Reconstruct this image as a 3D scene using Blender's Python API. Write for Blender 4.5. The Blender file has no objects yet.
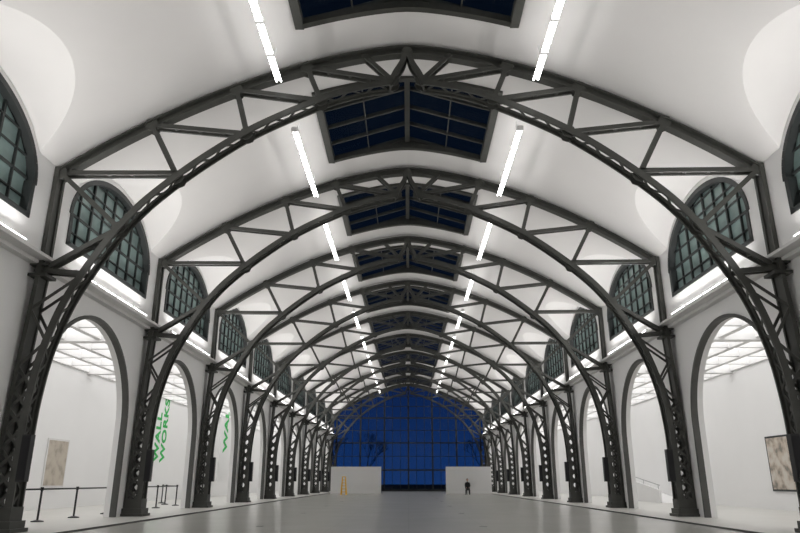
import bpy, math, random
from mathutils import Vector, Matrix
random.seed(4)
C=bpy.context
sc=C.scene
sc.view_settings.view_transform='Standard'
# ------------------------------------------------------------------ materials
def mat(name,col,rough=.6,metal=0,noise=0,nscale=3,emis=None,estr=0,bump=0,spec=None):
    m=bpy.data.materials.new(name); m.use_nodes=True
    nt=m.node_tree; p=nt.nodes['Principled BSDF']
    p.inputs['Base Color'].default_value=(*col,1); p.inputs['Roughness'].default_value=rough
    p.inputs['Metallic'].default_value=metal
    if spec is not None: p.inputs['Specular IOR Level'].default_value=spec
    tc=nt.nodes.new('ShaderNodeTexCoord')
    n=nt.nodes.new('ShaderNodeTexNoise'); n.inputs['Scale'].default_value=nscale; n.inputs['Detail'].default_value=5
    nt.links.new(tc.outputs['Object'],n.inputs['Vector'])
    if noise:
        r=nt.nodes.new('ShaderNodeValToRGB')
        r.color_ramp.elements[0].position=.3; r.color_ramp.elements[1].position=.7
        r.color_ramp.elements[0].color=tuple(c*(1-noise) for c in col)+(1,)
        r.color_ramp.elements[1].color=tuple(min(1,c*(1+noise)) for c in col)+(1,)
        nt.links.new(n.outputs['Fac'],r.inputs['Fac']); nt.links.new(r.outputs['Color'],p.inputs['Base Color'])
    if emis:
        p.inputs['Emission Color'].default_value=(*emis,1); p.inputs['Emission Strength'].default_value=estr
    return m
M_white=mat('plaster_white',(.82,.815,.81),.85,noise=.012,nscale=.6)
M_vault=mat('vault_plaster',(.74,.725,.715),.9,noise=.02,nscale=.5)
M_steel=mat('painted_steel',(.052,.053,.047),.5,noise=.12,nscale=4,spec=.45)
M_steel2=mat('arch_trim_grey',(.08,.08,.075),.65,noise=.06,nscale=3)
M_black=mat('black_plastic',(.008,.008,.009),.45,noise=.1)
M_pane=mat('frosted_pane',(.19,.265,.255),.35,noise=.3,nscale=1.3)
M_wframe=mat('window_frame',(.02,.024,.024),.5,noise=.1)
M_tube=mat('lamp_tube',(.9,.9,.9),.4,emis=(1,.99,.975),estr=12)
M_panel=mat('luminous_ceiling',(.8,.8,.8),.5,emis=(1,.99,.98),estr=1.8)
M_ledge=mat('cornice_grey',(.70,.69,.68),.8,noise=.03)
M_green=mat('green_letters',(.015,.45,.08),.6,noise=.02)
M_yellow=mat('yellow_paint',(.9,.5,.01),.4,noise=.05)
M_tree=mat('tree_bark',(.004,.008,.02),.9,noise=.2)
M_ground=mat('outside_ground',(.01,.012,.018),.9,noise=.2)
M_skin=mat('skin',(.55,.33,.24),.6,noise=.03)
M_cloth=mat('dark_cloth',(.012,.012,.014),.85,noise=.15)
M_rail=mat('handrail_steel',(.35,.35,.35),.35,metal=.9,noise=.05)
M_addlouv=mat('added_louvre_grey',(.3,.3,.3),.6,noise=.05)  # for the added blades that screen the lamp tubes

def glassmat():
    m=bpy.data.materials.new('clear_glazing'); m.use_nodes=True; nt=m.node_tree
    for n in list(nt.nodes): nt.nodes.remove(n)
    o=nt.nodes.new('ShaderNodeOutputMaterial'); mx=nt.nodes.new('ShaderNodeMixShader')
    t=nt.nodes.new('ShaderNodeBsdfTransparent'); g=nt.nodes.new('ShaderNodeBsdfGlossy')
    t.inputs[0].default_value=(.85,.9,.95,1); g.inputs['Roughness'].default_value=.05
    mx.inputs[0].default_value=.012
    nt.links.new(t.outputs[0],mx.inputs[1]); nt.links.new(g.outputs[0],mx.inputs[2])
    nt.links.new(mx.outputs[0],o.inputs[0]); return m
M_glass=glassmat()
def floormat(name,c1,c2,mort,r0,r1):
    m=bpy.data.materials.new(name); m.use_nodes=True; nt=m.node_tree; p=nt.nodes['Principled BSDF']
    tc=nt.nodes.new('ShaderNodeTexCoord')
    br=nt.nodes.new('ShaderNodeTexBrick'); br.offset=0; br.inputs['Scale'].default_value=1
    br.inputs['Brick Width'].default_value=2.1; br.inputs['Row Height'].default_value=4.05; br.inputs['Mortar Size'].default_value=.006
    br.inputs['Color1'].default_value=(*c1,1); br.inputs['Color2'].default_value=(*c2,1); br.inputs['Mortar'].default_value=(*mort,1)
    nt.links.new(tc.outputs['Object'],br.inputs['Vector'])
    n=nt.nodes.new('ShaderNodeTexNoise'); n.inputs['Scale'].default_value=.5; n.inputs['Detail'].default_value=4
    nt.links.new(tc.outputs['Object'],n.inputs['Vector'])
    r=nt.nodes.new('ShaderNodeValToRGB'); r.color_ramp.elements[0].position=.3; r.color_ramp.elements[1].position=.72
    r.color_ramp.elements[0].color=(.97,.97,.97,1); r.color_ramp.elements[1].color=(1.02,1.02,1.02,1)
    nt.links.new(n.outputs['Fac'],r.inputs['Fac'])
    mx=nt.nodes.new('ShaderNodeMixRGB'); mx.blend_type='MULTIPLY'; mx.inputs[0].default_value=1
    nt.links.new(br.outputs['Color'],mx.inputs[1]); nt.links.new(r.outputs['Color'],mx.inputs[2]); nt.links.new(mx.outputs[0],p.inputs['Base Color'])
    r2=nt.nodes.new('ShaderNodeMapRange'); r2.inputs['To Min'].default_value=r0; r2.inputs['To Max'].default_value=r1
    nt.links.new(n.outputs['Fac'],r2.inputs['Value']); nt.links.new(r2.outputs[0],p.inputs['Roughness'])
    p.inputs['Specular IOR Level'].default_value=.4
    return m
M_floor=floormat('polished_floor',(.455,.45,.42),(.462,.457,.427),(.39,.385,.36),.24,.27)
M_floor2=mat('platform_floor',(.55,.54,.51),.4,noise=.03,nscale=.7)
def postermat(name,dark,mid,light,p0):
    m=bpy.data.materials.new(name); m.use_nodes=True; nt=m.node_tree; p=nt.nodes['Principled BSDF']
    tc=nt.nodes.new('ShaderNodeTexCoord'); n=nt.nodes.new('ShaderNodeTexNoise'); n.inputs['Scale'].default_value=2.6; n.inputs['Detail'].default_value=8
    nt.links.new(tc.outputs['Object'],n.inputs['Vector'])
    r=nt.nodes.new('ShaderNodeValToRGB'); r.color_ramp.elements[0].position=p0; r.color_ramp.elements[1].position=.6
    r.color_ramp.elements[0].color=(*dark,1); r.color_ramp.elements[1].color=(*light,1)
    e=r.color_ramp.elements.new(.47); e.color=(*mid,1)
    nt.links.new(n.outputs['Fac'],r.inputs['Fac']); nt.links.new(r.outputs['Color'],p.inputs['Base Color']); return m
M_poster=postermat('poster_print',(.22,.2,.17),(.5,.42,.34),(.6,.56,.5),.34)
M_poster2=postermat('info_sheet_print',(.36,.32,.26),(.48,.42,.35),(.52,.47,.39),.34)

# ------------------------------------------------------------------ mesh builder
class B:
    def __init__(s): s.v=[]; s.f=[]; s.m=[]
    def poly(s,pts,mi=0):
        i=len(s.v); s.v+= [tuple(p) for p in pts]; s.f.append(tuple(range(i,i+len(pts)))); s.m.append(mi)
    def box(s,x0,x1,y0,y1,z0,z1,mi=0):
        if x0>x1:x0,x1=x1,x0
        i=len(s.v)
        s.v+=[(x0,y0,z0),(x1,y0,z0),(x1,y1,z0),(x0,y1,z0),(x0,y0,z1),(x1,y0,z1),(x1,y1,z1),(x0,y1,z1)]
        for f in ((0,3,2,1),(4,5,6,7),(0,1,5,4),(1,2,6,5),(2,3,7,6),(3,0,4,7)):
            s.f.append(tuple(i+k for k in f)); s.m.append(mi)
    def beam(s,p,q,w,h,mi=0,side=(0,1,0)):
        p=Vector(p);q=Vector(q); d=(q-p).normalized(); sd=Vector(side)
        if abs(d.dot(sd))>.98: sd=Vector((1,0,0))
        n=d.cross(sd).normalized(); sd=n.cross(d).normalized()
        i=len(s.v)
        for a in (p,q):
            for u,vv in ((-1,-1),(1,-1),(1,1),(-1,1)):
                s.v.append(tuple(a+sd*u*w/2+n*vv*h/2))
        for f in ((0,3,2,1),(4,5,6,7),(0,1,5,4),(1,2,6,5),(2,3,7,6),(3,0,4,7)):
            s.f.append(tuple(i+k for k in f)); s.m.append(mi)
    def sweep(s,pts,h,y0,y1,mi=0):
        n=len(pts); i=len(s.v)
        for k,(x,z) in enumerate(pts):
            a=pts[max(0,k-1)]; b=pts[min(n-1,k+1)]
            t=Vector((b[0]-a[0],b[1]-a[1])).normalized(); nn=Vector((-t.y,t.x))*h/2
            s.v+=[(x-nn.x,y0,z-nn.y),(x+nn.x,y0,z+nn.y),(x+nn.x,y1,z+nn.y),(x-nn.x,y1,z-nn.y)]
        for k in range(n-1):
            for j in range(4):
                a=i+k*4+j; b=i+k*4+(j+1)%4
                s.f.append((a,b,b+4,a+4)); s.m.append(mi)
        s.f.append((i,i+1,i+2,i+3)); s.m.append(mi); e=i+(n-1)*4; s.f.append((e+3,e+2,e+1,e)); s.m.append(mi)
    def cyl(s,p,q,r0,r1=None,n=12,mi=0):
        r1=r0 if r1 is None else r1
        p=Vector(p);q=Vector(q);d=(q-p).normalized(); a=d.orthogonal().normalized(); b=d.cross(a); i=len(s.v)
        for c,r in ((p,r0),(q,r1)):
            for k in range(n):
                t=2*math.pi*k/n; s.v.append(tuple(c+a*math.cos(t)*r+b*math.sin(t)*r))
        for k in range(n):
            s.f.append((i+k,i+(k+1)%n,i+n+(k+1)%n,i+n+k)); s.m.append(mi)
        s.f.append(tuple(i+n-1-k for k in range(n))); s.m.append(mi); s.f.append(tuple(i+n+k for k in range(n))); s.m.append(mi)
    def mesh(s,name,mats,smooth=False):
        me=bpy.data.meshes.new(name); me.from_pydata(s.v,[],s.f)
        for m in mats: me.materials.append(m)
        me.polygons.foreach_set('material_index',s.m)
        if smooth: me.polygons.foreach_set('use_smooth',[True]*len(s.f))
        me.update(); return me
    def obj(s,name,mats,loc=(0,0,0),smooth=False):
        return put(name,s.mesh(name,mats,smooth),loc)
def put(name,data,loc=(0,0,0),rot=(0,0,0),parent=None):
    o=bpy.data.objects.new(name,data); o.location=loc; o.rotation_euler=rot; C.collection.objects.link(o)
    if parent: o.parent=parent
    return o
def crom(P,n=8):
    out=[]; P=[Vector(p) for p in P]; Q=[2*P[0]-P[1]]+P+[2*P[-1]-P[-2]]
    for i in range(1,len(Q)-2):
        for k in range(n):
            t=k/n; a,b,c,d=Q[i-1],Q[i],Q[i+1],Q[i+2]
            v=.5*((2*b)+(c-a)*t+(2*a-5*b+4*c-d)*t*t+(-a+3*b-3*c+d)*t**3); out.append((v.x,v.y))
    out.append((P[-1].x,P[-1].y)); return out

# ------------------------------------------------------------------ hall parameters
SP=8.1; F0=0.8; NF=12
FR=[F0+SP*k for k in range(NF)]
Y0=F0-SP; Y1=FR[-1]
BAYS=[Y0+SP*(k+.5) for k in range(NF)]
WU=9.9; WL=10.1; WLB=10.45; XO=16.0; LEDZ=6.85
def T(x):
    a=math.sqrt(x*x+.36)-.6; return 13.65-.162*a-.0294*a*a
def V(x): return T(x)+.06
def invV(z):
    lo,hi=0,WU
    for _ in range(40):
        m=(lo+hi)/2
        if V(m)>z: lo=m
        else: hi=m
    return lo
WR=3.05; WSP=8.75; WRISE=1.95; SILL=7.75
def win(dy): return WSP+WRISE*math.sqrt(max(0,1-(dy/WR)**2))
LR=3.3
def lun(dy): return WSP+(WRISE+.2)*math.sqrt(max(0,1-(dy/LR)**2)) if abs(dy)<LR else 0
SKX=2.95; SKY=2.35
# ------------------------------------------------------------------ vault
ys=set([-4.05,4.05,-SKY,SKY,-LR,LR,-WR,WR])
for k in range(41): ys.add(-LR*math.cos(math.pi*k/40))
ys=sorted(ys)
def ceil_at_wall(dy): return max(V(WU),lun(dy))
vb=B()
N1,N2,N3=8,16,8
for yc in BAYS:
    for s in (1,-1):
        cols=[]
        for dy in ys:
            L=lun(dy); xc=WU if L<=V(WU) else invV(L)
            p1=[(s*SKX*k/N1,yc+dy,V(SKX*k/N1)) for k in range(N1+1)]
            p2=[]
            for k in range(N2+1):
                x=SKX+(xc-SKX)*k/N2; p2.append((s*x,yc+dy,V(x)))
            p3=[(s*(xc+(WU+.02-xc)*k/N3),yc+dy,L if L>V(WU) else V(WU)) for k in range(N3+1)]
            cols.append((dy,p1,p2,p3))
        def sheet(idx,skip=None):
            i0=len(vb.v); n=len(cols[0][idx])
            for c in cols: vb.v.extend(c[idx])
            for a in range(len(cols)-1):
                mid=(cols[a][0]+cols[a+1][0])/2
                if skip and abs(mid)<SKY: continue
                for k in range(n-1):
                    if idx==3 and (lun(cols[a][0])<=V(WU) and lun(cols[a+1][0])<=V(WU)): continue
                    q=(i0+a*n+k,i0+a*n+k+1,i0+(a+1)*n+k+1,i0+(a+1)*n+k)
                    vb.f.append(q); vb.m.append(0)
        sheet(1,True); sheet(2); sheet(3)
vb.obj('ceiling',[M_vault],smooth=True)

# ------------------------------------------------------------------ side walls
ay=[-4.05]+[-3.1*math.cos(math.pi*k/32) for k in range(33)]+[4.05]
def arc(dy): return 3.1+3.1*math.sqrt(max(0,1-(dy/3.1)**2))
for s,nm in ((-1,'wall_left'),(1,'wall_right')):
    b=B()
    for yc in BAYS:
        for a,c in zip(ay[:-1],ay[1:]):
            ins=abs((a+c)/2)<3.1
            za,zc=(arc(a),arc(c)) if ins else (0,0)
            for x in (s*WL,s*WLB):
                b.poly([(x,yc+a,za),(x,yc+c,zc),(x,yc+c,LEDZ),(x,yc+a,LEDZ)])
            if ins: b.poly([(s*WL,yc+a,za),(s*WL,yc+c,zc),(s*WLB,yc+c,zc),(s*WLB,yc+a,za)])
        for e in (-3.1,3.1): b.poly([(s*WL,yc+e,0),(s*WLB,yc+e,0),(s*WLB,yc+e,3.1),(s*WL,yc+e,3.1)])
        for a,c in zip(ys[:-1],ys[1:]):
            ins=abs((a+c)/2)<WR; x=s*WU
            b.poly([(x,yc+a,LEDZ-.1),(x,yc+c,LEDZ-.1),(x,yc+c,SILL),(x,yc+a,SILL)])
            za,zc=(win(a),win(c)) if ins else (SILL,SILL)
            b.poly([(x,yc+a,za),(x,yc+c,zc),(x,yc+c,ceil_at_wall(c)+.02),(x,yc+a,ceil_at_wall(a)+.02)])
            if ins: b.poly([(x,yc+a,za),(x,yc+c,zc),(x+s*.25,yc+c,zc),(x+s*.25,yc+a,za)])
        for e in (-WR,WR): b.poly([(s*WU,yc+e,SILL),(s*(WU+.25),yc+e,SILL),(s*(WU+.25),yc+e,WSP),(s*WU,yc+e,WSP)])
        b.poly([(s*WU,yc-WR,SILL),(s*WU,yc+WR,SILL),(s*(WU+.25),yc+WR,SILL),(s*(WU+.25),yc-WR,SILL)])
    b.box(s*(WU-.005),s*WLB,Y0,Y1,LEDZ-.02,LEDZ+.05)
    b.obj(nm,[M_white])
    b=B(); b.box(s*XO,s*(XO+.3),Y0,Y1,0,6.9); b.obj('wall_aisle_'+('left' if s<0 else 'right'),[M_white])
    # cornice
    b=B(); b.box(s*(WL+.02),s*(WU-.34),Y0,Y1,LEDZ,LEDZ+.08); b.box(s*(WL+.02),s*(WU-.02),Y0,Y1,LEDZ-.1,LEDZ)
    b.obj('trim_cornice',[M_ledge])
    # arch trims
    b=B()
    for a,c in zip(ay[1:-2],ay[2:-1]):
        def off(d,z,e): 
            n=Vector((d,z-3.1)).normalized(); return (d+n.x*e,z+n.y*e)
        za,zc=arc(a),arc(c)
        pa=off(a,za,-.03);pc=off(c,zc,-.03);qa=off(a,za,.08);qc=off(c,zc,.08)
        x0=s*(WL-.06);x1=s*(WL+.14)
        b.poly([(x0,pa[0],pa[1]),(x0,pc[0],pc[1]),(x0,qc[0],qc[1]),(x0,qa[0],qa[1])])
        b.poly([(x0,pa[0],pa[1]),(x0,pc[0],pc[1]),(x1,pc[0],pc[1]),(x1,pa[0],pa[1])])
        b.poly([(x1,pa[0],pa[1]),(x1,pc[0],pc[1]),(x1,qc[0],qc[1]),(x1,qa[0],qa[1])])
        b.poly([(x0,qa[0],qa[1]),(x0,qc[0],qc[1]),(x1,qc[0],qc[1]),(x1,qa[0],qa[1])])
    for e in (-1,1):
        y0,y1=sorted((e*3.07,e*3.18)); b.box(s*(WL-.06),s*(WL+.14),y0,y1,0,3.1)
    me=b.mesh('trim_arch',[M_steel2])
    for yc in BAYS: put('trim_arch',me,(0,yc,0))
    # lunette windows
    b=B(); x=s*(WU+.2)
    wy=[-WR*math.cos(math.pi*k/32) for k in range(33)]
    for a,c in zip(wy[:-1],wy[1:]):
        b.poly([(x,a,SILL),(x,c,SILL),(x,c,win(c)),(x,a,win(a))],0)
    ring=[(a,win(a)) for a in wy]
    for (a,za),(c,zc) in zip(ring[:-1],ring[1:]): b.beam((x-s*.1,a,za-.05),(x-s*.1,c,zc-.05),.26,.16,1,side=(1,0,0))
    for e in (-1,1): b.box(x,x-s*.23,e*(WR-.07)-.08,e*(WR-.07)+.08,SILL,WSP,1)
    b.box(x,x-s*.23,-WR,WR,SILL,SILL+.13,1)
    for k in range(-3,4):
        d=k*.76; w=.022 if k%2 else .04
        b.box(x,x-s*.07,d-w,d+w,SILL,win(d)-.03,1)
    for z,w in ((8.3,.02),(8.85,.035),(9.4,.02),(9.95,.02),(10.4,.02)):
        hw=WR if z<WSP else WR*math.sqrt(max(0,1-((z-WSP)/WRISE)**2))
        b.box(x,x-s*.06,-hw,hw,z-w,z+w,1)
    me=b.mesh('window',[M_pane,M_wframe])
    for k,yc in enumerate(BAYS): put('window_%d'%(k+1+(12 if s>0 else 0)),me,(0,yc,0))
    # aisle ceiling
    b=B()
    xa,xb=s*WLB,s*XO
    b.poly([(xa,Y0,6.75),(xb,Y0,6.75),(xb,Y1,6.75),(xa,Y1,6.75)],1)
    nb=int((Y1-Y0)/(SP/4))
    for k in range(nb+1):
        y=Y0+k*SP/4; w=.22 if k%4==0 else .09
        b.box(xa,xb,y-w,y+w,6.3 if k%4==0 else 6.42,6.74,0)
    for t in (0,.25,.5,.75,1):
        x=xa+(xb-xa)*t; b.box(x-.12,x+.12,Y0,Y1,6.38,6.735,0)
    b.obj('ceiling_aisle',[M_white,M_panel])

# ------------------------------------------------------------------ floor and end walls
b=B()
b.box(-8.4,8.4,Y0,Y1,-.3,0,0)
for s in (-1,1):
    b.box(s*8.45,s*(XO+.3),Y0,Y1,-.3,.04,1)
    b.box(s*8.4,s*8.45,Y0,Y1,-.3,.045,2)
for k in range(9):
    y=12+k*8.1
    for x in (-4.2,2.1): b.box(x-.1,x+.1,y-.1,y+.1,0,.004,2)
b.obj('floor',[M_floor,M_floor2,M_steel2])
b=B(); b.box(-XO-.3,XO+.3,Y0-.3,Y0,0,14.5); b.obj('wall_front',[M_white])
b=B()
for s in (-1,1): b.box(s*WU,s*(XO+.3),Y1,Y1+.3,0,10)
xs=[-WU+2*WU*k/60 for k in range(61)]
for a,c in zip(xs[:-1],xs[1:]):
    b.poly([(a,Y1+.1,V(a)-.35),(c,Y1+.1,V(c)-.35),(c,Y1+.1,V(c)+.3),(a,Y1+.1,V(a)+.3)],1)
b.obj('wall_back',[M_white,M_steel])
b=B()
for a,c in zip(xs[:-1],xs[1:]): b.poly([(a,Y1+.2,0),(c,Y1+.2,0),(c,Y1+.2,V(c)-.2),(a,Y1+.2,V(a)-.2)],0)
for k in range(-9,10):
    x=k*1.05; w=.1 if k%3==0 else .03
    b.box(x-w,x+w,Y1+.05,Y1+(.45 if k%3==0 else .3),0,V(x)-.2,1)
for z,w in ((.1,.1),(2.6,.1),(4.3,.03),(6.0,.08),(7.6,.03),(9.2,.08),(10.7,.03),(12,.03)):
    hw=WU if z<V(WU) else invV(z+.3)
    b.box(-hw,hw,Y1+.05,Y1+.35,z-w,z+w,1)
b.obj('window_25',[M_glass,M_wframe])

# ------------------------------------------------------------------ skylights
b=B()
ez=13.2; rz=14.1
for s in (-1,1):
    b.poly([(s*SKX,-SKY,V(SKX)-.05),(s*SKX,SKY,V(SKX)-.05),(s*SKX,SKY,ez+.2),(s*SKX,-SKY,ez+.2)],1)
    b.box(s*(SKX-.12),s*(SKX+.12),-SKY-.1,SKY+.1,V(SKX)-.1,V(SKX)+.12,1)
    b.poly([(s*SKX,-SKY,ez),(0,-SKY,rz),(0,SKY,rz),(s*SKX,SKY,ez)],0)
    for e in (-SKY,SKY):
        pts=[(s*SKX*k/10,e,V(SKX*k/10)-.05) for k in range(11)]
        b.poly(pts+[(s*SKX,e,ez),(0,e,rz)],1)
        for k in range(10):
            x0,x1=s*SKX*k/10,s*SKX*(k+1)/10
            b.beam((x0,e,V(x0)),(x1,e,V(x1)),.2,.2,1)
    for k in range(5):
        y=-SKY+2*SKY*k/4
        b.beam((s*SKX,y,ez),(0,y,rz),.08,.14,1)
    b.beam((s*1.5,-SKY,(ez+rz)/2-.02),(s*1.5,SKY,(ez+rz)/2-.02),.04,.06,1,side=(1,0,0))
b.box(-.09,.09,-SKY,SKY,rz-.2,rz+.02,1)
me=b.mesh('skylight',[M_glass,M_steel])
for yc in BAYS: put('skylight',me,(0,yc,0))

# ------------------------------------------------------------------ roof truss
LOW=[(.5,12.28),(1.5,12.08),(2.68,11.66),(4.65,10.65),(6.51,9.25),(7.75,7.95),(8.85,6.1),(9.34,4.6),(9.52,3.3),(9.56,2),(9.56,.3)]
b=B()
for s in (-1,1):
    tp=[(s*9.8*k/40,T(9.8*k/40)-.1) for k in range(41)]
    b.sweep(tp,.04,-.2,.2); b.sweep([(x,z-.22) for x,z in tp],.04,-.14,.14)
    b.sweep([(x,z-.1) for x,z in tp],.2,-.04,.04)
    lp=[(s*x,z) for x,z in crom(LOW,9)]
    for y in (-.22,.22):
        b.sweep(lp,.18,y-.03,y+.03)
    for y in (-.17,.17): b.sweep(lp,.03,y-.07,y+.07)
    rs=[lp[0]]; acc=0; step=.4
    for p,q in zip(lp[:-1],lp[1:]):
        d=math.hypot(q[0]-p[0],q[1]-p[1]); t=step-acc
        while t<=d:
            rs.append((p[0]+(q[0]-p[0])*t/d,p[1]+(q[1]-p[1])*t/d)); t+=step
        acc=d-(t-step)
    for k,(p,q) in enumerate(zip(rs[:-1],rs[1:])):
        ya,yb=(-.2,.2) if k%2 else (.2,-.2)
        b.beam((p[0],ya,p[1]),(q[0],yb,q[1]),.06,.03)
    hk=[(s*x,z) for x,z in crom([(.5,12.2),(.36,12.6),(.14,13.0),(.06,13.35)],5)]
    for y in (-.16,.16): b.sweep(hk,.16,y-.04,y+.04)
    b.sweep(hk,.03,-.16,.16)
    Tn=lambda x:(s*x,T(x)-.22)
    T0,T1,T2,T3=Tn(9.75),Tn(7.35),Tn(5.0),Tn(2.95)
    B0=(s*6.45,9.3); B1=(s*4.6,10.68); B2=(s*2.5,11.75); B3=(s*.42,12.4)
    def w(p,q,t=.14,h=.13):
        for y in (-.11,.11): b.beam((p[0],y,p[1]),(q[0],y,q[1]),.06,h)
        n=max(1,int(math.hypot(p[0]-q[0],p[1]-q[1])/.6))
        for k in range(1,n):
            u=k/n; x=p[0]+(q[0]-p[0])*u; z=p[1]+(q[1]-p[1])*u
            b.box(x-.05,x+.05,-.12,.12,z-.03,z+.03)
    w(T0,(B0[0],T0[1]-.02)); w(T1,B1); w(T2,B2); w(T3,B3)
    w(B0,T1); w(B1,T2); w(B2,T3)
    w(B3,(s*1.3,T(1.3)-.2))
    for y in (-.16,.16): b.box(s*9.76,s*9.88,y-.05,y+.05,6.4,T0[1]+.15)
    b.box(s*9.8,s*9.86,-.16,.16,6.4,T0[1]+.1)
    P1=(s*9.82,6.6); I1=(s*7.9,7.8)
    w(T0,I1); w(I1,P1); w(P1,(s*8.65,6.5))
    b.box(s*9.6,s*10.08,-.28,.28,6.4,6.48); b.box(s*9.62,s*10.08,-.26,.26,6.7,6.76)
    oc=[(s*9.82,6.7),(s*9.9,5),(s*9.98,3),(s*10.03,.3)]
    oc=[(x,z) for x,z in crom(oc,6)]
    for y in (-.22,.22): b.sweep(oc,.12,y-.03,y+.03)
    b.sweep(oc,.03,-.22,.22)
    def cx(poly,z):
        for p,q in zip(poly[:-1],poly[1:]):
            if min(p[1],q[1])<=z<=max(p[1],q[1]) and p[1]!=q[1]:
                return p[0]+(q[0]-p[0])*(z-p[1])/(q[1]-p[1])
        return poly[-1][0]
    z=6.4; k=0
    while z>.7:
        hgt=max(.42,min(.9,abs(cx(oc,z)-cx(lp,z))*1.1)); z2=max(.35,z-hgt)
        pa=(cx(oc,z) if k%2 else cx(lp,z)); pb=(cx(lp,z2) if k%2 else cx(oc,z2))
        pc=(cx(lp,z) if k%2 else cx(oc,z)); pd=(cx(oc,z2) if k%2 else cx(lp,z2))
        for y in (-.21,.21):
            b.beam((pa,y,z),(pb,y,z2),.03,.075)
            if z<4.6: b.beam((pc,y,z),(pd,y,z2),.03,.075)
        z=z2;k+=1
    for (x,z) in (T0,T1,T2,T3,B0,B1,B2,B3,I1,P1):
        for y in (-.13,.13): b.cyl((x,y-.012,z),(x,y+.012,z),.2,n=8)
    b.box(s*9.34,s*10.1,-.4,.4,.03,.13); b.box(s*9.4,s*10.1,-.34,.34,.13,.3); b.box(s*9.46,s*10.08,-.27,.27,.3,.62)
b.cyl((0,-.2,13.35),(0,.2,13.35),.16,n=16)
me=b.mesh('roof_truss',[M_steel])
for y in FR[:-1]+[Y1-.3]: put('roof_truss',me,(0,y,0))

# ------------------------------------------------------------------ lamps
lu=bpy.data.lights.new('cornice_uplight','AREA'); lu.shape='RECTANGLE'; lu.size=.15; lu.size_y=5.5; lu.energy=165; lu.color=(1,.98,.96); lu.spread=math.radians(170)
b=B()
b.box(-.05,.05,-2.7,2.7,.04,.11,1)
for k in range(4):
    y0=-2.68+k*1.35
    for x in (-.065,.065): b.cyl((x,y0+.05,0),(x,y0+1.28,0),.024,n=8,mi=0)
    b.box(-.1,.1,y0-.04,y0+.05,-.05,.09,1)
    for j in range(1,4): b.box(-.095,.095,y0+j*.335-.005,y0+j*.335+.005,-.055,.03,2)  # cross blades added to hide tubes at grazing angles, dimming far lamps
for y in (-2,2): b.beam((0,y,.1),(0,y,.65),.03,.03,1)
lampme=b.mesh('pendant_fluorescent_lamp',[M_tube,M_white,M_addlouv])
b=B()
b.box(-.05,.05,-2.75,2.75,0,.05,1)
for k in range(4):
    y0=-2.75+k*1.38; b.cyl((0,y0+.05,.09),(0,y0+1.3,.09),.012,n=8,mi=0); b.box(-.03,.03,y0-.02,y0+.04,.04,.13,1)
upme=b.mesh('cornice_lamp',[M_tube,M_white])
for yc in BAYS:
    for s in (-1,1):
        put('pendant_fluorescent_lamp',lampme,(s*3.68,yc+.9,12.14))
        o=put('cornice_lamp',upme,(s*9.62,yc,LEDZ+.08))
        put('light',lu,(0,0,.16),(math.pi,-s*math.radians(42),0),parent=o)

# ------------------------------------------------------------------ speakers on columns
b=B()
b.box(-.11,.11,-.1,.1,0,1.1,0); b.box(-.09,.09,-.115,-.1,.04,1.06,1)
for z in (.2,.9): b.box(-.03,.03,.1,.25,z-.03,z+.03,0)
spm=b.mesh('column_loudspeaker',[M_black,M_cloth])
for y in FR[:-1]:
    for s in (-1,1): put('column_loudspeaker',spm,(s*9.32,y-.28,1.2))

# ------------------------------------------------------------------ partitions, posters, banners
for s,x0,x1 in ((-1,-7.8,-2.75),(1,3.75,8.3)):
    b=B(); b.box(x0,x1,70,70.25,0,2.62); b.box(x0-.01,x1+.01,69.98,70.27,0,.06,1); b.obj('partition_wall',[M_white,M_ledge])
def poster(s,y,z,w,h):
    b=B(); b.box(0,.05,-w/2,w/2,-h/2,h/2,0); b.box(.05,.056,-w/2+.08,w/2-.08,-h/2+.08,h/2-.08,1)
    o=b.obj('framed_poster',[M_wframe if s>0 else M_ledge,M_poster if s>0 else M_poster2]); o.location=(s*(XO-.005),y,z)
    if s>0: o.rotation_euler=(0,0,math.pi)
poster(-1,31.2,2.0,1.9,2.1); poster(1,29.9,1.95,2.0,2.3)
def text(name,body,y,z,size,x,off=.012,ls=.85,ch=1.0):
    cu=bpy.data.curves.new(name,'FONT'); cu.body=body; cu.size=size; cu.extrude=.01; cu.space_line=ls; cu.offset=off; cu.space_character=ch
    cu.materials.append(M_green)
    o=bpy.data.objects.new(name,cu); C.collection.objects.link(o)
    m=Matrix(((0,0,1),(0,-1,0),(1,0,0))).to_4x4(); m.translation=Vector((x,y,z)); o.matrix_world=m
text('wall_lettering','WALL\nWORKS',43.9,2.4,1.08,-XO+.015,.03,1.05,1.08)
b=B(); b.box(-14.55,-14.5,52.6,56.6,1.2,6.1); b.cyl((-14.52,52.6,6.1),(-14.52,56.6,6.1),.05); b.obj('hanging_banner',[M_white])
text('banner_lettering','WALL',54.7,3.4,1.5,-14.48,.045)

# small ramp with handrail in the right aisle
b=B()
for x in (14.2,14.32): b.poly([(x,40,0.04),(x,50,0.04),(x,50,1.9),(x,40,.75)],0)
b.poly([(14.2,40,.75),(14.32,40,.75),(14.32,50,1.9),(14.2,50,1.9)],0); b.poly([(14.2,40,.04),(14.32,40,.04),(14.32,40,.75),(14.2,40,.75)],0)
b.poly([(14.32,40,.04),(15.98,40,.04),(15.98,50,1.1),(14.32,50,1.1)],0)
b.poly([(14.2,50,0.04),(15.98,50,.04),(15.98,50,1.1),(14.2,50,1.1)],0)
for y in (40.2,42.6,45,47.4,49.8):
    z=.75+(y-40)*.115; b.cyl((14.26,y,z),(14.26,y,z+.25),.015,mi=1)
b.cyl((14.26,40,1.0),(14.26,50,2.15),.025,mi=1)
b.obj('access_ramp',[M_white,M_rail])

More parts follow.
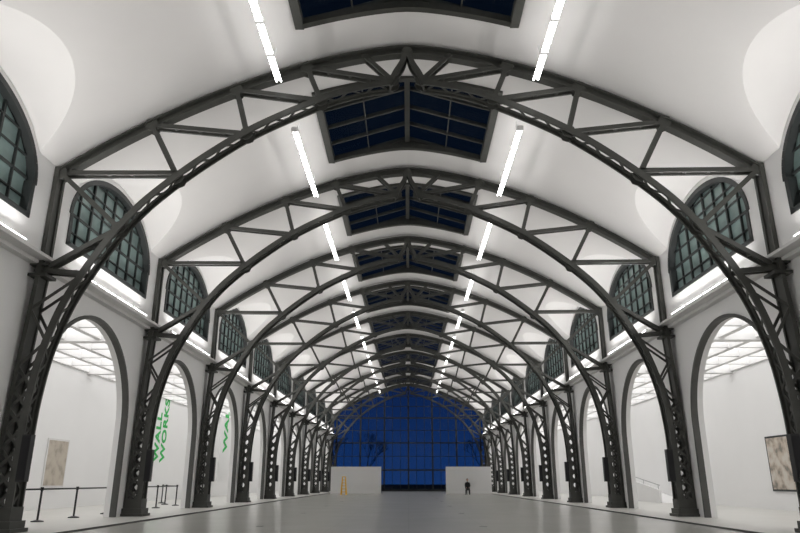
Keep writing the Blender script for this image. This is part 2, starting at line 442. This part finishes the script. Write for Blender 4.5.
# barriers
b=B()
path=[(-11.25,19),(-11.25,21.4),(-11.3,23.8),(-11.4,26.5),(-11.5,29.3),(-11.6,32.3),(-11.8,35.6),(-12.9,37.2),(-13.9,39.5)]
for x,y in path:
    z=.04
    b.cyl((x,y,z),(x,y,z+.03),.18,n=20); b.cyl((x,y,z+.03),(x,y,z+.06),.17,.06,n=20); b.cyl((x,y,z+.05),(x,y,z+.93),.032); b.cyl((x,y,z+.9),(x,y,z+1.0),.048,n=14)
for p,q in zip(path[:-1],path[1:]): b.beam((p[0],p[1],.98),(q[0],q[1],.98),.012,.05,side=Vector((q[0]-p[0],q[1]-p[1],0)).cross(Vector((0,0,1))).normalized())
b.obj('belt_barrier',[M_black])

# ladder (yellow)
b=B()
for y in (-.45,.45):
    for x in (-.24,.24): b.beam((x,y,0),(x*.6,y*.12,1.6),.12,.07)
for k in range(1,6):
    u=k/6; b.box(-.24+.1*u,.24-.1*u,-.45*(1-u*.88)-.05,-.45*(1-u*.88)+.06,1.6*u-.03,1.6*u+.03)
b.box(-.17,.17,-.1,.1,1.58,1.65)
b.obj('step_ladder',[M_yellow],(-6.1,66,0))

# ------------------------------------------------------------------ seated person
def skinobj(name,pts,edges,rad,m,parent,root=0,sub=2):
    me=bpy.data.meshes.new(name); me.from_pydata(pts,edges,[]); me.materials.append(m)
    o=put(name,me,parent=parent); md=o.modifiers.new('skin','SKIN'); md.use_smooth_shade=True
    for i,r in enumerate(rad):
        v=me.skin_vertices[0].data[i]; v.radius=(r,r) if not isinstance(r,tuple) else r; v.use_root=(i==root)
    sm=o.modifiers.new('sub','SUBSURF'); sm.levels=sub; sm.render_levels=sub; return o
P=bpy.data.objects.new('seated_person',None); C.collection.objects.link(P); P.location=(5.55,66,0)
pts=[(0,.05,.52),(0,.06,.75),(0,.05,1.0),(0,.03,1.13),(0,.02,1.2),
 (.1,-.02,.53),(.12,-.42,.52),(.12,-.44,.28),(.12,-.42,.09),(.12,-.56,.05),
 (-.1,-.02,.53),(-.12,-.42,.52),(-.12,-.44,.28),(-.12,-.42,.09),(-.12,-.56,.05),
 (.18,.04,1.07),(.23,-.02,.82),(.14,-.22,.66),(-.18,.04,1.07),(-.23,-.02,.82),(-.14,-.22,.66)]
ed=[(0,1),(1,2),(2,3),(3,4),(0,5),(5,6),(6,7),(7,8),(8,9),(0,10),(10,11),(11,12),(12,13),(13,14),(2,15),(15,16),(16,17),(2,18),(18,19),(19,20)]
rad=[(.17,.12),(.16,.11),(.17,.11),.07,.055,.1,.075,.065,.045,.04,.1,.075,.065,.045,.04,.06,.05,.036,.06,.05,.036]
skinobj('clothed_body',pts,ed,rad,M_cloth,P)
b=bpy.data.meshes.new('head'); import bmesh
bm=bmesh.new(); bmesh.ops.create_uvsphere(bm,u_segments=20,v_segments=14,radius=.11)
for v in bm.verts:
    v.co.z*=1.15; v.co.x*=.82
    if v.co.z<0: v.co.x*=1+v.co.z*1.8; v.co.y*=1+v.co.z*.8
    if v.co.y<-.095 and abs(v.co.z)<.03: v.co.y-=.02
bm.to_mesh(b); bm.free(); b.materials.append(M_skin); b.polygons.foreach_set('use_smooth',[True]*len(b.polygons)); put('head',b,(0,0,1.32),parent=P)
bb=bpy.data.meshes.new('hair'); bm=bmesh.new(); bmesh.ops.create_uvsphere(bm,u_segments=18,v_segments=12,radius=.12)
for v in bm.verts: v.co.x*=.85; v.co.z*=1.08
bmesh.ops.delete(bm,geom=[v for v in bm.verts if v.co.z<.02 and v.co.y<.02],context='VERTS')
bm.to_mesh(bb); bm.free(); bb.materials.append(M_cloth); put('hair',bb,(0,.012,1.345),parent=P)
for s in (-1,1):
    hp=[(s*.14,-.22,.655),(s*.12,-.28,.645)]; he=[(0,1)]; hr=[.03,.034]
    for k in range(4):
        i=len(hp); hp+=[(s*(.12+.035-.022*k),-.32,.645),(s*(.12+.035-.022*k),-.36+.005*abs(k-1),.625)]; he+=[(1,i),(i,i+1)]; hr+=[.01,.008]
    i=len(hp); hp+=[(s*.085,-.27,.645),(s*.065,-.3,.635)]; he+=[(0,i),(i,i+1)]; hr+=[.012,.009]
    skinobj('hand_'+('r' if s<0 else 'l'),hp,he,hr,M_skin,P,sub=1)
b=B()
b.box(-.23,.23,-.22,.24,.39,.42)
for x in (-.2,.2):
    b.beam((x,-.2,.4),(x,-.22,0),.03,.03); b.beam((x,.22,0),(x,.26,.9),.03,.03)
b.box(-.22,.22,.23,.26,.62,.88)
b.obj('chair',[M_black],(5.55,66,0))

# ------------------------------------------------------------------ outside
b=B(); b.poly([(-150,91,-.1),(150,91,-.1),(150,300,-.1),(-150,300,-.1)]); b.obj('ground',[M_ground])
def tree():
    b=B()
    def br(p,d,l,r,n):
        q=p+d*l; b.cyl(p,q,r,r*.7,n=5)
        if n==0: return
        for _ in range(3 if n>2 else 4):
            dd=(d+Vector((random.uniform(-.7,.7),random.uniform(-.7,.7),random.uniform(-.15,.5)))).normalized()
            br(q,dd,l*random.uniform(.65,.85),r*.6,n-1)
    br(Vector((0,0,0)),Vector((0,0,1)),2.6,.12,5); return b.mesh('bare_tree',[M_tree])
ts=[tree(),tree()]
for i,(x,y,sc_) in enumerate([(-13,125,1.15),(14,128,1.1),(-9,150,1.3)]):
    o=put('bare_tree',ts[i%2],(x,y,-.1),(0,0,i*1.3)); o.scale=(sc_,)*3

# ------------------------------------------------------------------ world
w=bpy.data.worlds.new('dusk_sky'); sc.world=w; w.use_nodes=True; nt=w.node_tree; bg=nt.nodes['Background']
tc=nt.nodes.new('ShaderNodeTexCoord'); sp=nt.nodes.new('ShaderNodeSeparateXYZ'); r=nt.nodes.new('ShaderNodeValToRGB')
nt.links.new(tc.outputs['Generated'],sp.inputs[0]); nt.links.new(sp.outputs['Z'],r.inputs['Fac']); nt.links.new(r.outputs['Color'],bg.inputs['Color'])
e=r.color_ramp.elements; e[0].position=0; e[0].color=(.006,.032,.13,1); e[1].position=.6; e[1].color=(.0015,.0035,.008,1)
k=e.new(.13); k.color=(.004,.016,.07,1)
k=e.new(.25); k.color=(.0015,.0045,.013,1)
bg.inputs['Strength'].default_value=1

# ------------------------------------------------------------------ camera
cd=bpy.data.cameras.new('camera'); cd.lens=29.93; cd.sensor_width=36; cd.clip_end=600
cam=put('camera',cd,(0,0,1.21),(math.radians(90+17.9),0,.0122)); sc.camera=cam
